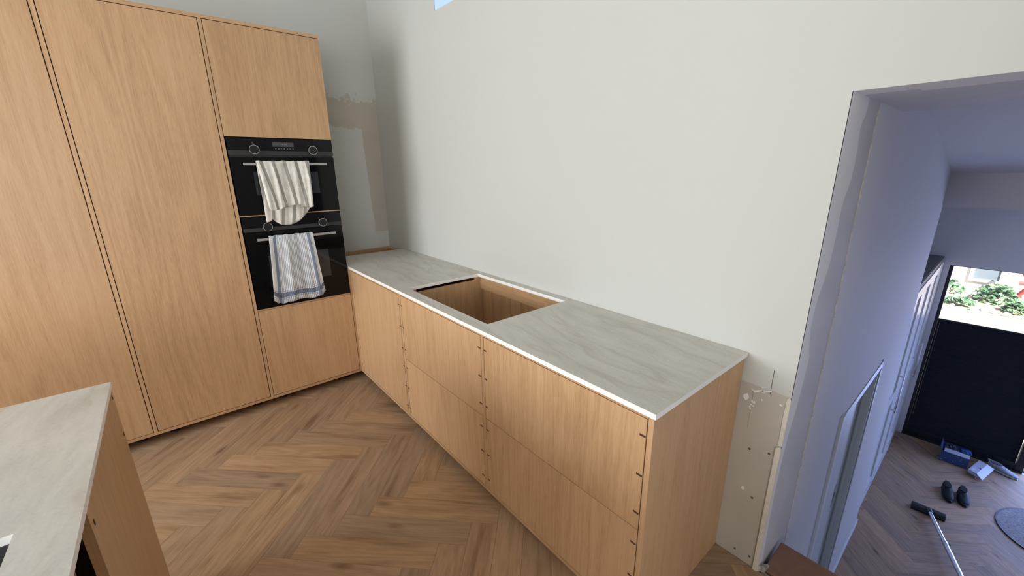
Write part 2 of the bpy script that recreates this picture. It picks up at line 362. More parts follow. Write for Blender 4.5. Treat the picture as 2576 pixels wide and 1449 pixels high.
# ------------------------------------------------------------------ herringbone floors
PW, PL = .1220, .6100
R2 = math.sqrt(.5)
def clip(poly, x0, x1, y0, y1):
    for ax, val, sg in ((0, x0, 1), (0, x1, -1), (1, y0, 1), (1, y1, -1)):
        out = []
        for i in range(len(poly)):
            a, b = poly[i], poly[(i + 1) % len(poly)]
            da, db = sg * (a[ax] - val), sg * (b[ax] - val)
            if da >= 0: out.append(a)
            if (da >= 0) != (db >= 0):
                t = da / (da - db); out.append((a[0] + t * (b[0] - a[0]), a[1] + t * (b[1] - a[1])))
        poly = out
        if not poly: return None
    ar = sum(poly[i][0] * poly[(i + 1) % len(poly)][1] - poly[(i + 1) % len(poly)][0] * poly[i][1] for i in range(len(poly))) / 2
    return poly if ar > .0015 else None
g = .0004
def herring(parent, rects, ztop, ox, oy, mat):
    full_me = None
    cnt = 0
    for n in range(-60, 60):
        for k in range(-8, 8):
            for typ in (0, 1):
                a0 = n + 10 * k; b0 = n
                if typ == 0: ca, cb = a0 + 2.5, b0 + .5
                else: ca, cb = a0 + .5, b0 + 3.5
                cx = ox + PW * R2 * (ca - cb); cy = oy + PW * R2 * (ca + cb)
                if not any(x0 - .4 < cx < x1 + .4 and y0 - .4 < cy < y1 + .4 for x0, x1, y0, y1 in rects): continue
                ang = math.pi / 4 if typ == 0 else -math.pi / 4
                c, s_ = math.cos(ang), math.sin(ang); hl, hw_ = PL / 2 - g, PW / 2 - g
                loc4 = [(-hl, -hw_), (hl, -hw_), (hl, hw_), (-hl, hw_)]
                world = [(cx + c * x - s_ * y, cy + s_ * x + c * y) for x, y in loc4]
                for r in rects:
                    q = clip(world, *r)
                    if not q: continue
                    whole = all(r[0] <= x <= r[1] and r[2] <= y <= r[3] for x, y in world)
                    if whole and full_me: me = full_me
                    else:
                        lo = [((x - cx) * c + (y - cy) * s_, -(x - cx) * s_ + (y - cy) * c) for x, y in q]
                        b = MB().prism(lo, 2, -.006, 0); me = bpy.data.meshes.new('plank'); me.from_pydata(b.v, [], b.f); me.update(); me.materials.append(mat)
                        if whole: full_me = me
                    o = bpy.data.objects.new('plank', me); COL.objects.link(o); o.parent = parent
                    flip = math.pi if (whole and random.random() < .5) else 0
                    o.location = (cx, cy, ztop); o.rotation_euler = (0, 0, ang + flip); cnt += 1
    return cnt
floor = struct(MB().box(XA, 5.5, -5.0, D, -.25, -.006).box(2.655, 5.5, D, .63, -.25, -.006).build('floor', M_JOINT), 'warm oak herringbone kitchen floor', 'floor')
herring(floor, [(XA + .002, 3.7, -2.7, D - .002)], 0, .487, -.478, M_PLANK)
floor2 = struct(box('floor_hall', M_JOINT, None, 1.95, 5.0, .7, YF + .2, ZF - .1, ZF - .006), 'oak herringbone floor of the lower hall', 'floor')
herring(floor2, [(2.60, 4.95, 2.7, YF)], ZF, .487 + .02, -.478 + .05, M_PLANK)

# landing board at the head of the steps
ld = thing('landing_board', (2.655, .64, -.04), 'brown bare landing board in the opening above the lower hall', 'board')
MB().box(2.655, XO2 - .003, .64, .833, -.035, 0).build('board', M_MDF, ld, bevel=.004)
box('fascia', M_MDF, ld, 2.66, XO2 - .003, .705, .822, -.30, -.035)
pk = MB(); rows = []
random.seed(3)
for i in range(7):
    rows.append([(2.637 + .005 * j + .003 * random.random(), .600 + .009 * i + .003 * random.random(), .003 + .020 * random.random() + .008 * math.sin(i)) for j in range(7)])
pk.grid(rows); tag(pk.build('plastic_wrap_scrap', M_CLEAR, solid=.0006), 'crumpled scrap of clear plastic at the corner of the landing board', 'plastic scrap')

# ------------------------------------------------------------------ tall cabinets
def feet(parent, pts, z1):
    for x, y in pts:
        m = MB(); m.cyl((x, y, 0), (x, y, .008), .026, .024, 16).cyl((x, y, .008), (x, y, z1), .014, n=14); m.build('foot', M_BLACKPL, parent, smooth=False)
HT = 2.384; TXB = -.60
def tall(name, y0, y1, label, cat):
    return thing(name, (-.3, (y0 + y1) / 2, 0), label, cat, 'oak cabinets in the tall run')
def carcass_tall(t, y0, y1, s0, s1):
    box('side_panel', M_OAK, t, TXB, 0, y0, y0 + s0, ZB, HT)
    box('side_panel', M_OAK, t, TXB, 0 if s1 > .006 else -.022, y1 - s1, y1, ZB, HT)
    box('top_panel', M_OAKY, t, TXB, 0, y0 + s0, y1 - (s1 if s1 > .006 else 0), HT - .018, HT)
    box('bottom_panel', M_OAKY, t, TXB, 0, y0 + s0, y1 - (s1 if s1 > .006 else 0), ZB, ZB + .018)
    box('back_panel', M_OAKIN, t, TXB, TXB + .008, y0 + s0, y1 - s1, ZB + .018, HT - .018)
    feet(t, [(-.12, y0 + .08), (-.12, y1 - .08), (-.5, y0 + .08), (-.5, y1 - .08)], ZB)
GAPW = .0036
for (y0, y1, lab) in ((-1.8585, -1.2375, 'tall oak cabinet with one full-height door, farthest from the ovens'), (-1.2375, -.6205, 'tall oak cabinet with one full-height door, right beside the ovens')):
    t = tall('tall_cabinet', y0, y1, lab, 'cabinet')
    carcass_tall(t, y0, y1, .0085, .0085)
    box('door', M_OAK, t, -.021, 0, y0 + .0085 + GAPW, y1 - .0085 - GAPW, ZB + .018 + GAPW, HT - .018 - GAPW, bevel=.0008)
y0, y1 = -.6205, -.0135
ot = tall('oven_cabinet', y0, y1, 'oak tower cabinet with two built-in ovens, next to the counter', 'cabinet')
carcass_tall(ot, y0, y1, .0085, .002)
box('upper_door', M_OAK, ot, -.021, 0, -.609, -.0145, 1.769, HT - .018 - GAPW, bevel=.0008)
box('drawer_front', M_OAK, ot, -.021, 0, -.609, -.0155, ZB + .018 + GAPW, .6965, bevel=.0008)
box('oven_shelf', M_OAKY, ot, TXB + .02, -.001, -.612, -.0155, .6985, .7075)
box('oven_shelf', M_OAKY, ot, TXB + .02, -.001, -.612, -.0155, 1.3045, 1.3105)

def text_part(txt, size, mat, parent, loc, name):
    cu = bpy.data.curves.new(name, 'FONT'); cu.body = txt; cu.size = size; cu.extrude = .0002; cu.align_x = 'CENTER'; cu.align_y = 'CENTER'
    o = bpy.data.objects.new(name + '_tmp', cu); COL.objects.link(o)
    me = bpy.data.meshes.new_from_object(o.evaluated_get(bpy.context.evaluated_depsgraph_get())); bpy.data.objects.remove(o)
    me.materials.clear(); me.materials.append(mat)
    R = Matrix(((0, 0, 1), (1, 0, 0), (0, 1, 0)))
    org = Vector(ORG[parent.name])
    for v in me.vertices: v.co = R @ v.co + Vector(loc) - org
    q = bpy.data.objects.new(name, me); COL.objects.link(q); q.parent = parent; ORG[q.name] = tuple(org); return q
def oven(label, z0, z1, zb0, zb1, zk, zh0, zh1, upper):
    yl, yr = -.605, -.0155
    t = thing('built_in_oven', (-.25, -.31, z0), label, 'oven', 'built-in ovens in the tower')
    box('housing', M_OVENBAND, t, -.52, -.024, yl + .02, yr - .02, z0 + .004, z1 - .004)
    cp = box('control_panel', M_OVENPANEL, t, -.023, .002, yl, yr, zb1, z1, bevel=.001)
    box('trim_band', M_OVENBAND, t, -.023, .0035, yl, yr, zb0, zb1, bevel=.0008)
    dz1 = zb0 - (.009 if upper else .003)
    dr = box('oven_door', M_BLACKGLASS, t, -.023, .003, yl, yr, z0, dz1, bevel=.001)
    if upper:
        vt = box('vent', M_BLACKPL, t, -.023, -.004, yl + .004, yr - .004, dz1, zb0)
        for k in range(8): box('vent_rib', M_OVENBAND, vt, -.008, .0015, -.45 + k * .0565, -.438 + k * .0565, dz1 + .001, zb0 - .001)
    box('window', M_OVENWIN, dr, .0028, .0034, -.497, -.128, (1.43 if upper else .86), (1.566 if upper else 1.05))
    for yk in (-.473, -.143):
        kn = MB().cyl((.0, yk, zk), (.022, yk, zk), .0255, .0245, 32).build('knob', M_KNOB, t)
        MB().ring((.0215, yk, zk), 0, .0272, .0243, -.004, .0018, 36).build('knob_ring', M_CHROME, kn)
    m = MB(); m.ring((0, 0, 0), 0, 1, .8, 0, 1, 4)
    sy, sz, hs = -.474, (1.7375 if upper else 1.274), .0045
    m = MB()
    m.box(.002, .0024, sy - hs, sy + hs, sz + hs - .0013, sz + hs).box(.002, .0024, sy - hs, sy + hs, sz - hs, sz - hs + .0013)
    m.box(.002, .0024, sy - hs, sy - hs + .0013, sz - hs, sz + hs).box(.002, .0024, sy + hs - .0013, sy + hs, sz - hs, sz + hs); m.build('square_symbol', M_DIGIT, cp)
    for yy in (-.162, -.127): box('symbol_dot', M_DIGIT, cp, .002, .0024, yy - .0012, yy + .0012, zk + .0285, zk + .0315)
    if upper:
        ds = box('display', M_DISPLAY, cp, .0018, .0025, -.369, -.249, 1.7175, 1.7435)
        text_part('14:42', .016, M_DIGIT, cp, (.0027, -.305, 1.731), 'display_digits')
        for k, yy in enumerate((-.353, -.337, -.322, -.305, -.288, -.272, -.256)):
            mm = MB(); sh = k % 3
            if sh == 0: mm.cyl((.002, yy, 1.706), (.0025, yy, 1.706), .0035, n=10)
            elif sh == 1: mm.prism([(yy - .004, 1.703), (yy + .004, 1.703), (yy, 1.7095)], 0, .002, .0025)
            else: mm.box(.002, .0025, yy - .0045, yy + .0045, 1.7045, 1.7075)
            mm.build('touch_symbol', M_DIGIT, cp)
    h = MB().box(.040, .053, -.547, -.077, zh0, zh1).build('handle', M_STEEL, dr, bevel=.0015)
    for yy in (-.532, -.092): box('handle_post', M_STEEL, dr, .002, .041, yy - .007, yy + .007, zh0 + .002, zh1 - .002)
    return t
oven('black built-in oven with a display, the upper one, cream towel over its handle', 1.3115, 1.765, 1.666, 1.693, 1.698, 1.607, 1.622, True)
oven('black built-in oven without a display, the lower one, blue striped towel over its handle', .7085, 1.3035, 1.208, 1.232, 1.236, 1.155, 1.170, False)

# ------------------------------------------------------------------ towels
def towel(name, label, mat, ztop, zbar, yl, yr, front, back, fold, shift, hem_bulge=0, nu=90, nf=34, nb=26, side=None, norm=False):
    m = MB(); rows = []; uvs = []
    for i in range(nu + 1):
        u = i / nu; col = []; cu = []
        f = front(u); b = back(u); tot = f + b
        ph = fold(u)
        def pt(s):           # s from front hem (0) over the bar to the back hem
            if s <= f:
                d = f - s; k = min(1, d / .10)
                x = .0575 + ph * (.25 + .75 * k) + .004 + .006 * k
                z = ztop - d; v = d; vt_ = d / f * .43 if norm else d
            else:
                d = s - f; k = min(1, d / .10)
                x = .0355 - .002 - .006 * k + .35 * ph * k - .002
                x = max(.009, x) if d > .02 else x
                z = ztop - d; v = -d; vt_ = -d
            tt = min(1, abs(v) / .45)
            a, c = yl, yr
            if side: a, c = side(abs(v), v > 0)
            y = a + (c - a) * u + shift * math.sin(u * 9 + 1) * min(1, abs(v) / .2)
            return (x, y, z), (u, vt_)
        for j in range(nf):
            p_, q_ = pt(f * j / nf); col.append(p_); cu.append(q_)
        for j in range(1, 8):   # over the bar
            th = math.pi * j / 8; xa = .0575 + .004 + ph * .25; xb = .0335
            col.append(((xa + xb) / 2 + (xa - xb) / 2 * math.cos(th), pt(f)[0][1], ztop + .006 * math.sin(th) + .3 * abs(ph))); cu.append((u, 0))
        for j in range(nb + 1):
            p_, q_ = pt(f + b * j / nb + 1e-5); col.append(p_); cu.append(q_)
        rows.append(col); uvs += cu
    m.grid(rows); m.uv = uvs
    o = m.build(name, mat, smooth=True, solid=.0016)
    return tag(o, label, 'towel', 'tea towels on the oven handles')
def cloth_mat(name, fn):
    t = NT(name); uvn = t.n('ShaderNodeUVMap'); sp = t.n('ShaderNodeSeparateXYZ', {0: uvn}); tc = t.n('ShaderNodeTexCoord')
    weave = t.n('ShaderNodeTexNoise', {'Vector': (tc, 3), 'Scale': 500, 'Detail': 2}); blot = t.n('ShaderNodeTexNoise', {'Vector': (tc, 3), 'Scale': 22, 'Detail': 5})
    c = fn(t, sp, blot)
    hb = t.math('ADD', t.math('MULTIPLY', weave, .3), t.math('MULTIPLY', blot, 1.0))
    return t.set(color=c, rough=.9, spec=.15, sheen=.2, normal=t.bump(hb, .35, .006))
def stripes1(t, sp, blot):
    u = t.math('ADD', (sp, 0), t.math('MULTIPLY', (sp, 1), -.42))
    fr = t.math('FRACT', t.math('MULTIPLY', t.math('ADD', u, .82), 4.6))
    msk = t.math('LESS_THAN', fr, .30)
    base = t.ramp(blot, [(.35, (.66, .63, .55)), (.65, (.80, .78, .72))])
    return t.mix(t.math('MULTIPLY', msk, .9), base, (.27, .26, .235))
def stripes2(t, sp, blot):
    u, v = (sp, 0), (sp, 1)
    fr = t.math('FRACT', t.math('MULTIPLY', u, 31.0)); fine = t.math('MULTIPLY', t.math('LESS_THAN', fr, .45), between(t, u, .21, .80))
    wide = t.math('MAXIMUM', between(t, u, .085, .155), between(t, u, .845, .915))
    thin = t.math('MAXIMUM', t.math('MAXIMUM', between(t, u, .172, .182), between(t, u, .195, .203)), t.math('MAXIMUM', between(t, u, .815, .825), between(t, u, .93, .938)))
    hem = between(t, v, .362, .392); hem2 = t.math('MAXIMUM', between(t, v, .352, .3545), between(t, v, .399, .4015))
    lowf = t.math('MULTIPLY', t.math('GREATER_THAN', v, .40), t.math('LESS_THAN', t.math('FRACT', t.math('MULTIPLY', u, 31.0)), .4))
    base = t.ramp(blot, [(.35, (.66, .66, .67)), (.65, (.78, .78, .78))])
    c = t.mix(t.math('MULTIPLY', fine, .85), base, (.22, .25, .31))
    c = t.mix(t.math('MULTIPLY', lowf, .7), c, (.26, .28, .34))
    c = t.mix(t.math('MULTIPLY', t.math('MAXIMUM', wide, thin), .9), c, (.155, .205, .30))
    hemc = t.mix(t.math('LESS_THAN', fr, .35), (.095, .125, .19), (.20, .24, .31))
    c = t.mix(t.math('MULTIPLY', hem, .95), c, hemc); return t.mix(t.math('MULTIPLY', hem2, .8), c, (.10, .13, .2))
M_T1 = cloth_mat('cream_towel', stripes1); M_T2 = cloth_mat('blue_towel', stripes2)
def fold1(u): return .006 * math.sin(u * 21 + .6) + .0035 * math.sin(u * 47) + .004 * math.sin(u * 9)
def fr1(u):
    f = .300 - .06 * max(0, u - .02) ** .8
    if u > .70: f = .276 + .004 * u
    if u < .12: f -= .12 * (.12 - u) * 2
    return f + .003 * math.sin(u * 30)
def bk1(u):
    a = .388 * math.sin(math.pi * min(1, max(0, .22 + u * .62))) ** .55
    if u < .12: a = .355 + (.12 - u) * .05
    return max(.22, min(.386, a))
towel('tea_towel', 'cream tea towel with grey stripes hung over the upper oven handle', M_T1, 1.6255, 1.614, -.481, -.188, fr1, bk1, fold1, .004,
      side=lambda v, fr_: (-.481 + (.02 * min(1, v / .25) if fr_ else .002), -.188 - (.010 * v / .28 if fr_ else .12 * max(0, v - .22))))
def hem2_len(u):
    P = [(0, .405), (.08, .428), (.18, .438), (.30, .430), (.5, .424), (.75, .433), (.9, .425), (1, .400)]
    for (a, b), (c, d) in zip(P, P[1:]):
        if u <= c:
            k = (u - a) / (c - a); k = k * k * (3 - 2 * k); return b + (d - b) * k
    return P[-1][1]
def fold2(u): return .010 * math.sin(u * 14 + 2.2) * (1.4 - u) + .003 * math.sin(u * 37)
towel('tea_towel', 'blue and white striped tea towel hung over the lower oven handle', M_T2, 1.1735, 1.162, -.486, -.227,
      hem2_len, lambda u: .30, fold2, .003,
      side=lambda v, fr_: (-.486 - .085 * v if fr_ else -.48, -.227 + (.075 * v if fr_ else 0)), nu=120, norm=True)

# ------------------------------------------------------------------ base cabinets of the counter
SZ = (.812, .674, .534, .413, .277, .138)
DGAP = .003
def spline_keys(parent, x, sgn, zs, ln=.020, h=.0032):
    for z in zs: box('spline_key', M_SPLINE, parent, min(x, x + sgn * ln), max(x, x + sgn * ln), -.0009, .006, z - h, z + h)
def base(x0, x1, label):
    return thing('base_cabinet', ((x0 + x1) / 2, .3, 0), label, 'cabinet', 'oak base cabinets under the worktop')
RAILB = CT - .0125
# corner unit with one door
b1 = base(0, .8115, 'oak base cabinet with a single door, in the corner against the oven tower')
box('side_panel', M_OAK, b1, .002, .030, 0, .03, ZB, CT)
box('side_panel', M_OAKIN, b1, .7955, .8120, .029, .59, ZB, .845)
box('filler_strip', M_OAK, b1, -.03, .0018, -.0128, .028, ZB, CT - .0005)
box('top_rail', M_OAKX, b1, .030, .8118, 0, .06, RAILB, CT)
box('bottom_panel', M_OAKX, b1, .030, .8118, 0, .59, ZB, ZB + .016)
box('bottom_panel', M_OAKIN, b1, -.676, .030, .03, .59, ZB, ZB + .016)
box('back_panel', M_OAKIN, b1, -.676, .7955, .590, .600, ZB, CT - .09)
box('back_rail', M_OAKX, b1, -.656, .7955, .575, .606, CT - .085, CT - .0005)
box('wall_rail', M_OAKY, b1, -.680, -.656, -.005, .606, CT - .085, CT - .0005)
box('support_rail', M_OAKY, b1, -.40, -.375, -.005, .575, CT - .06, CT - .0005)
dr1 = box('door', M_OAK, b1, .030 + DGAP, .8072, 0.0, .020, ZB + .016 + DGAP, RAILB - DGAP, bevel=.0008)
spline_keys(dr1, .030 + DGAP + .003, 1, SZ, .004, .003); spline_keys(dr1, .8072, -1, SZ, .016, .0025)
feet(b1, [(.08, .10), (.74, .10), (.08, .50), (.74, .50), (-.55, .3)], ZB)
# sink unit, open at the top under the cut-out
b2 = base(.8115, 1.629, 'oak base cabinet with two drawer fronts under the sink cut-out')
lp = box('side_panel', M_OAKIN, b2, .8125, .8325, .0, .59, ZB, .868)
box('side_block', M_OAKX, lp, .8125, .8325, .0, .105, .868, CT); box('side_block', M_OAKX, lp, .8125, .8345, .535, .575, .866, CT)
box('side_panel', M_OAKIN, b2, 1.611, 1.6285, .02, .59, ZB, CT)
box('top_rail', M_OAKX, b2, .8325, 1.6285, 0, .045, RAILB, CT)
box('bottom_panel', M_OAKX, b2, .8325, 1.6285, 0, .59, ZB, ZB + .016)
box('back_rail', M_OAKX, b2, .8325, 1.611, .570, .590, CT - .082, CT - .004)
bpn = thing
for k in range(8):
    xa = .8325 + k * .0973; box('back_board', M_OAKIN, b2, xa + .0008, xa + .0973 - .0008, .590, .606, ZB + .016, CT - .01)
ZS = .4715
def drawers(b, xa, xb, kl=True, kr=True):
    for (za, zb, zs) in ((ZS + .0015, RAILB - DGAP, SZ[:3]), (ZB + .016 + DGAP, ZS - .0015, SZ[3:])):
        d = box('drawer_front', M_OAK, b, xa + DGAP, xb - DGAP, 0, .020, za, zb, bevel=.0008)
        if kl: spline_keys(d, xa + DGAP + .0005, 1, zs, .016)
        if kr: spline_keys(d, xb - DGAP - .0005, -1, zs, .020)
drawers(b2, .8325, 1.6285)
feet(b2, [(.88, .10), (1.56, .10), (.88, .50), (1.56, .50)], ZB)
b3 = base(1.629, L, 'oak base cabinet with two drawer fronts at the free end of the counter')
box('side_panel', M_OAK, b3, 1.629, 1.6485, 0, .59, ZB, CT)
box('top_rail', M_OAKX, b3, 1.6485, 2.4535, 0, .06, RAILB, CT)
box('bottom_panel', M_OAKX, b3, 1.6485, 2.4535, 0, .59, ZB, ZB + .016)
box('back_panel', M_OAKIN, b3, 1.6485, 2.4535, .590, .606, ZB, CT)
box('end_panel', M_OAK, b3, 2.4545, L, 0, .610, 0, CT, bevel=.0006)
drawers(b3, 1.6485, 2.4535)
feet(b3, [(1.70, .10), (2.38, .10), (1.70, .50), (2.38, .50)], ZB)

# worktop: slab with the sink cut-out
def slab(name, label, xs, ys, hole, z0, z1):
    t = thing(name, ((xs[0] + xs[-1]) / 2, (ys[0] + ys[-1]) / 2, z0), label, 'worktop')
    top = MB(); bot = MB(); ed = MB()
    nx, ny = len(xs) - 1, len(ys) - 1
    ok = lambda i, j: 0 <= i < nx and 0 <= j < ny and (i, j) != hole
    for i in range(nx):
        for j in range(ny):
            if not ok(i, j): continue
            a, b, c, d = xs[i], xs[i + 1], ys[j], ys[j + 1]
            top.add([(a, c, z1), (b, c, z1), (b, d, z1), (a, d, z1)], [(0, 1, 2, 3)])
            top.add([(a, c, z0), (b, c, z0), (b, d, z0), (a, d, z0)], [(3, 2, 1, 0)])
            for (di, dj, P, Q) in ((-1, 0, (a, d), (a, c)), (1, 0, (b, c), (b, d)), (0, -1, (a, c), (b, c)), (0, 1, (b, d), (a, d))):
                if not ok(i + di, j + dj): ed.add([(*P, z0), (*Q, z0), (*Q, z1), (*P, z1)], [(0, 1, 2, 3)])
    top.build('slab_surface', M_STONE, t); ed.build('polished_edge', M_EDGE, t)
    return t
OV = .0081
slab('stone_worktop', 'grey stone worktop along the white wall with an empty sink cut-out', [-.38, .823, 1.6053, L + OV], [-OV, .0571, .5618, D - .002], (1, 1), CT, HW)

# ------------------------------------------------------------------ island
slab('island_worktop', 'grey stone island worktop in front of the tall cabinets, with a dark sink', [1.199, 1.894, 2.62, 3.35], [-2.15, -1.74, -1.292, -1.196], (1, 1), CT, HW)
isl = thing('island_cabinet', (2.27, -1.67, 0), 'oak island cabinet under the second stone worktop', 'cabinet')
box('end_panel', M_OAK, isl, 1.2005, 1.868, -1.219, -1.2005, 0, CT, bevel=.0006)
box('side_panel', M_OAK, isl, 1.2005, 1.2195, -2.14, -1.22, 0, CT)
box('back_panel', M_OAK, isl, 1.22, 3.34, -2.14, -2.12, 0, CT)
box('inner_panel', M_OAK, isl, 1.868, 1.974, -1.262, -1.245, 0, CT)
box('post', M_OAK, isl, 1.974, 1.992, -1.27, -1.232, 0, CT)
box('recess_panel', M_OAKIN, isl, 1.992, 2.60, -1.288, -1.275, 0, CT)
box('end_panel', M_OAK, isl, 2.60, 3.34, -1.219, -1.2005, 0, CT)
box('side_panel', M_OAK, isl, 3.321, 3.34, -2.12, -1.22, 0, CT)
for x, z in ((1.842, .83), (1.842, .60), (1.225, .86), (1.225, .72)): box('screw_mark', M_SPLINE, isl, x - .003, x + .003, -1.2009, -1.199, z - .007, z + .007)
sk = thing('sink_basin', (2.257, -1.516, .70), 'dark grey sink basin set under the island worktop', 'sink')
M_SINK = plain('graphite_sink', (.10, .10, .105), .35, metal=.5)
sm = MB(); sm.box(1.884, 1.896, -1.742, -1.290, .70, CT - .0005).box(2.618, 2.63, -1.742, -1.29, .70, CT - .0005).box(1.896, 2.618, -1.742, -1.732, .70, CT - .0005).box(1.896, 2.618, -1.30, -1.29, .70, CT - .0005)
sm.build('basin_walls', M_SINK, sk); box('basin_floor', M_SINK, sk, 1.884, 2.63, -1.742, -1.29, .69, .70)
MB().ring((2.26, -1.516, .70), 2, .045, .0, 0, .003, 28).build('drain', M_CHROME, sk)

# ------------------------------------------------------------------ windows of the kitchen
w1 = thing('window_1', (1.03, D + .05, 2.547), 'high window above the counter showing pale blue sky', 'window'); w1['kind'] = 'structure'
fm = MB(); fm.box(.365, 1.7, D + .085, D + .1, 2.53, 2.549).box(1.66, 1.7, D + .06, D + .1, 2.547, 3.25).box(.365, 1.7, D + .06, D + .1, 3.21, 3.25)
fm.build('window_frame', M_WHITEPAINT, w1); box('pane', M_GLASS, w1, .23, 1.66, D + .088, D + .092, 2.549, 3.21)
w2 = thing('window_2', (1.2, -5.07, .88), 'wide window letting daylight into the kitchen', 'window'); w2['kind'] = 'structure'
fm = MB()
for x in (-.15, .72, 1.6, 2.49): fm.box(x, x + .06, -5.11, -5.06, .88, 2.35)
fm.box(-.15, 2.55, -5.11, -5.06, 2.29, 2.35).box(-.15, 2.55, -5.11, -5.06, .88, .94); fm.build('window_frame', M_BLACKPL, w2)
w3 = thing('window_3', (5.57, -2.9, .75), 'side window of the kitchen opposite the tall cabinets', 'window'); w3['kind'] = 'structure'
fm = MB(); fm.box(5.56, 5.61, -3.85, -3.79, .75, 2.3).box(5.56, 5.61, -2.01, -1.95, .75, 2.3).box(5.56, 5.61, -3.79, -2.01, .75, .81).box(5.56, 5.61, -3.79, -2.01, 2.24, 2.3); fm.build('window_frame', M_WHITEPAINT, w3)

# ------------------------------------------------------------------ hall: side door in the left wall
d1 = thing('door_1', (2.6, 2.2, ZF), 'pale door in a white frame in the side wall of the lower hall', 'door'); d1['kind'] = 'structure'
box('casing', M_WHITEPAINT, d1, XO - .002, XO + .012, YD0 - .055, YD0, ZF, ZD + .06)
box('casing', M_WHITEPAINT, d1, XO - .002, XO + .006, YD1, YD1 + .03, ZF, ZD + .06)
box('casing', M_DOORPALE, d1, XO - .002, XO + .005, YD0 + .0005, YD1 - .0005, ZD, ZD + .045)
fr = MB(); fr.box(2.52, XO - .002, YD0 - .002, YD0 + .03, ZF, ZD).box(2.52, XO - .002, YD1 - .03, YD1 + .002, ZF, ZD).box(2.52, XO - .002, YD0 + .03, YD1 - .03, ZD - .03, ZD)
fr.box(2.592, 2.610, YD1 - .045, YD1 - .03, ZF, ZD - .03)
fr.build('door_frame', M_DOORPALE, d1)
lfm = MB(); lfm.box(2.545, 2.572, YD0 + .032, YD1 - .032, ZF + .004, ZD - .033).box(2.572, 2.582, YD0 + .032, YD1 - .125, ZF + .004, ZD - .033).box(2.572, 2.582, YD1 - .118, YD1 - .032, ZF + .004, ZD - .033)
lf = lfm.build('door_leaf', M_DOORPALE, d1)   # a real groove runs down the leaf
lk = box('lock_plate', M_CHROME, lf, 2.581, 2.585, YD1 - .19, YD1 - .15, -.93, -.74); box('keyhole', M_BLACKPL, lk, 2.585, 2.5865, YD1 - .178, YD1 - .162, -.88, -.80)
bb = struct(box('baseboard_hall', M_WHITEPAINT, None, XO, XO + .014, YD1 + .035, 3.85, ZF, ZF + .055, bevel=.002), 'white baseboard at the foot of the grey hall wall', 'baseboard')

# hall cupboard with framed doors
cb = thing('hall_cupboard', (2.4, 4.9, ZF), 'white hall cupboard with framed panel doors and a dark top', 'cupboard')
M_CUPW = plain('cupboard_white', (.78, .775, .75), .3)
M_CUPTOP = plain('cupboard_top_grey', (.13, .135, .135), .6)
box('body', M_CUPW, cb, 2.11, 2.596, 3.86, 5.86, ZF, .46)
box('top_board', M_CUPTOP, cb, 2.11, 2.606, 3.86, 6.10, .47, .512); box('top_front_edge', M_CUPTOP, cb, 2.606, 2.612, 3.86, 6.10, .455, .505)
for k in range(3):
    for yy in (4.9, 5.45): pass
for yy in (4.62, 5.25): box('top_joint', M_OVENBAND, cb, 2.11, 2.606, yy, yy + .012, .5118, .5128)
for k in range(3):
    ya, yb = 3.985 + .6 * k, 4.583 + .6 * k
    d = MB(); x0, x1 = 2.598, 2.620; z0, z1 = ZF + .085, .452; sw = .07
    d.box(x0, x1, ya, ya + sw, z0, z1).box(x0, x1, yb - sw, yb, z0, z1).box(x0, x1, ya + sw, yb - sw, z1 - .09, z1).box(x0, x1, ya + sw, yb - sw, z0, z0 + .09).box(x0, x1, ya + sw, yb - sw, -.80, -.70)
    dd = d.build('door', M_CUPW, cb, bevel=.0015); box('door_panel', M_CUPW, dd, x0, x0 + .008, ya + sw, yb - sw, z0 + .09, z1 - .09)
    box('plinth', M_WHITEPAINT, cb, 2.598, 2.622, ya + .02, yb - .02, ZF, ZF + .06, bevel=.002)
    if k in (0, 2):
        h = MB(); h.cyl((2.652, yb - .03, -.95), (2.652, yb - .03, -.50), .007, n=12); hd = h.build('handle', M_CHROME, dd, smooth=True)
        for zz in (-.92, -.53): MB().cyl((2.619, yb - .03, zz), (2.655, yb - .03, zz), .010, n=12).build('handle_post', M_CHROME, hd)
box('end_filler', M_CUPW, cb, 2.58, 2.615, 5.80, 6.165, ZF, .45)

# far glazed door with a pleated blind
M_BLACKFRAME = plain('black_frame', (.012, .013, .016), .4)
d2 = thing('door_2', (3.2, YF + .06, ZF), 'dark framed glazed hall door with a black pleated blind pulled halfway', 'door'); d2['kind'] = 'structure'
fm = MB(); fm.box(XG0, XG0 + .032, YF + .02, YF + .09, ZF, ZG).box(3.66, XG1, YF + .0, YF + .09, ZF, ZG).box(XG0 + .032, 3.66, YF + .02, YF + .09, ZF, ZF + .10).box(XG0 + .032, 3.66, YF + .02, YF + .09, ZG - .008, ZG)
fm.build('door_frame', M_BLACKFRAME, d2); box('pane', M_GLASS, d2, XG0 + .032, 3.66, YF + .055, YF + .061, ZF + .10, ZG - .008)
bl = MB(); prof = []; nple = 74; zb0, zb1 = ZF + .10, -.29
for i in range(nple * 2 + 1): prof.append((YF + .028 + (.011 if i % 2 else 0), zb0 + (zb1 - zb0) * i / (nple * 2)))
M_BLIND = plain('pleated_blind', (.010, .012, .017), .75)
rows = [[(x, y, z) for (y, z) in prof] for x in (XG0 + .0325, 3.648)]
bl.grid(rows); bo = bl.build('pleated_blind', M_BLIND, d2, solid=.001)
box('blind_rail', M_BLACKFRAME, d2, XG0 + .0325, 3.65, YF + .022, YF + .045, zb1 - .002, zb1 + .014)
box('blind_guide', M_STEEL, d2, 2.722, 2.7235, YF + .018, YF + .022, -1.62, -.30)
box('threshold', M_OVENBAND, d2, XG0, XG1, YF - .012, YF + .02, ZF, ZF + .018)
w5 = thing('window_roof_added', (1.7, -2.2, 3.65), 'added roof window over the island, out of view, with its white blind drawn', 'window'); w5['kind'] = 'structure'  # made-up roof window, put in for top light and closed off
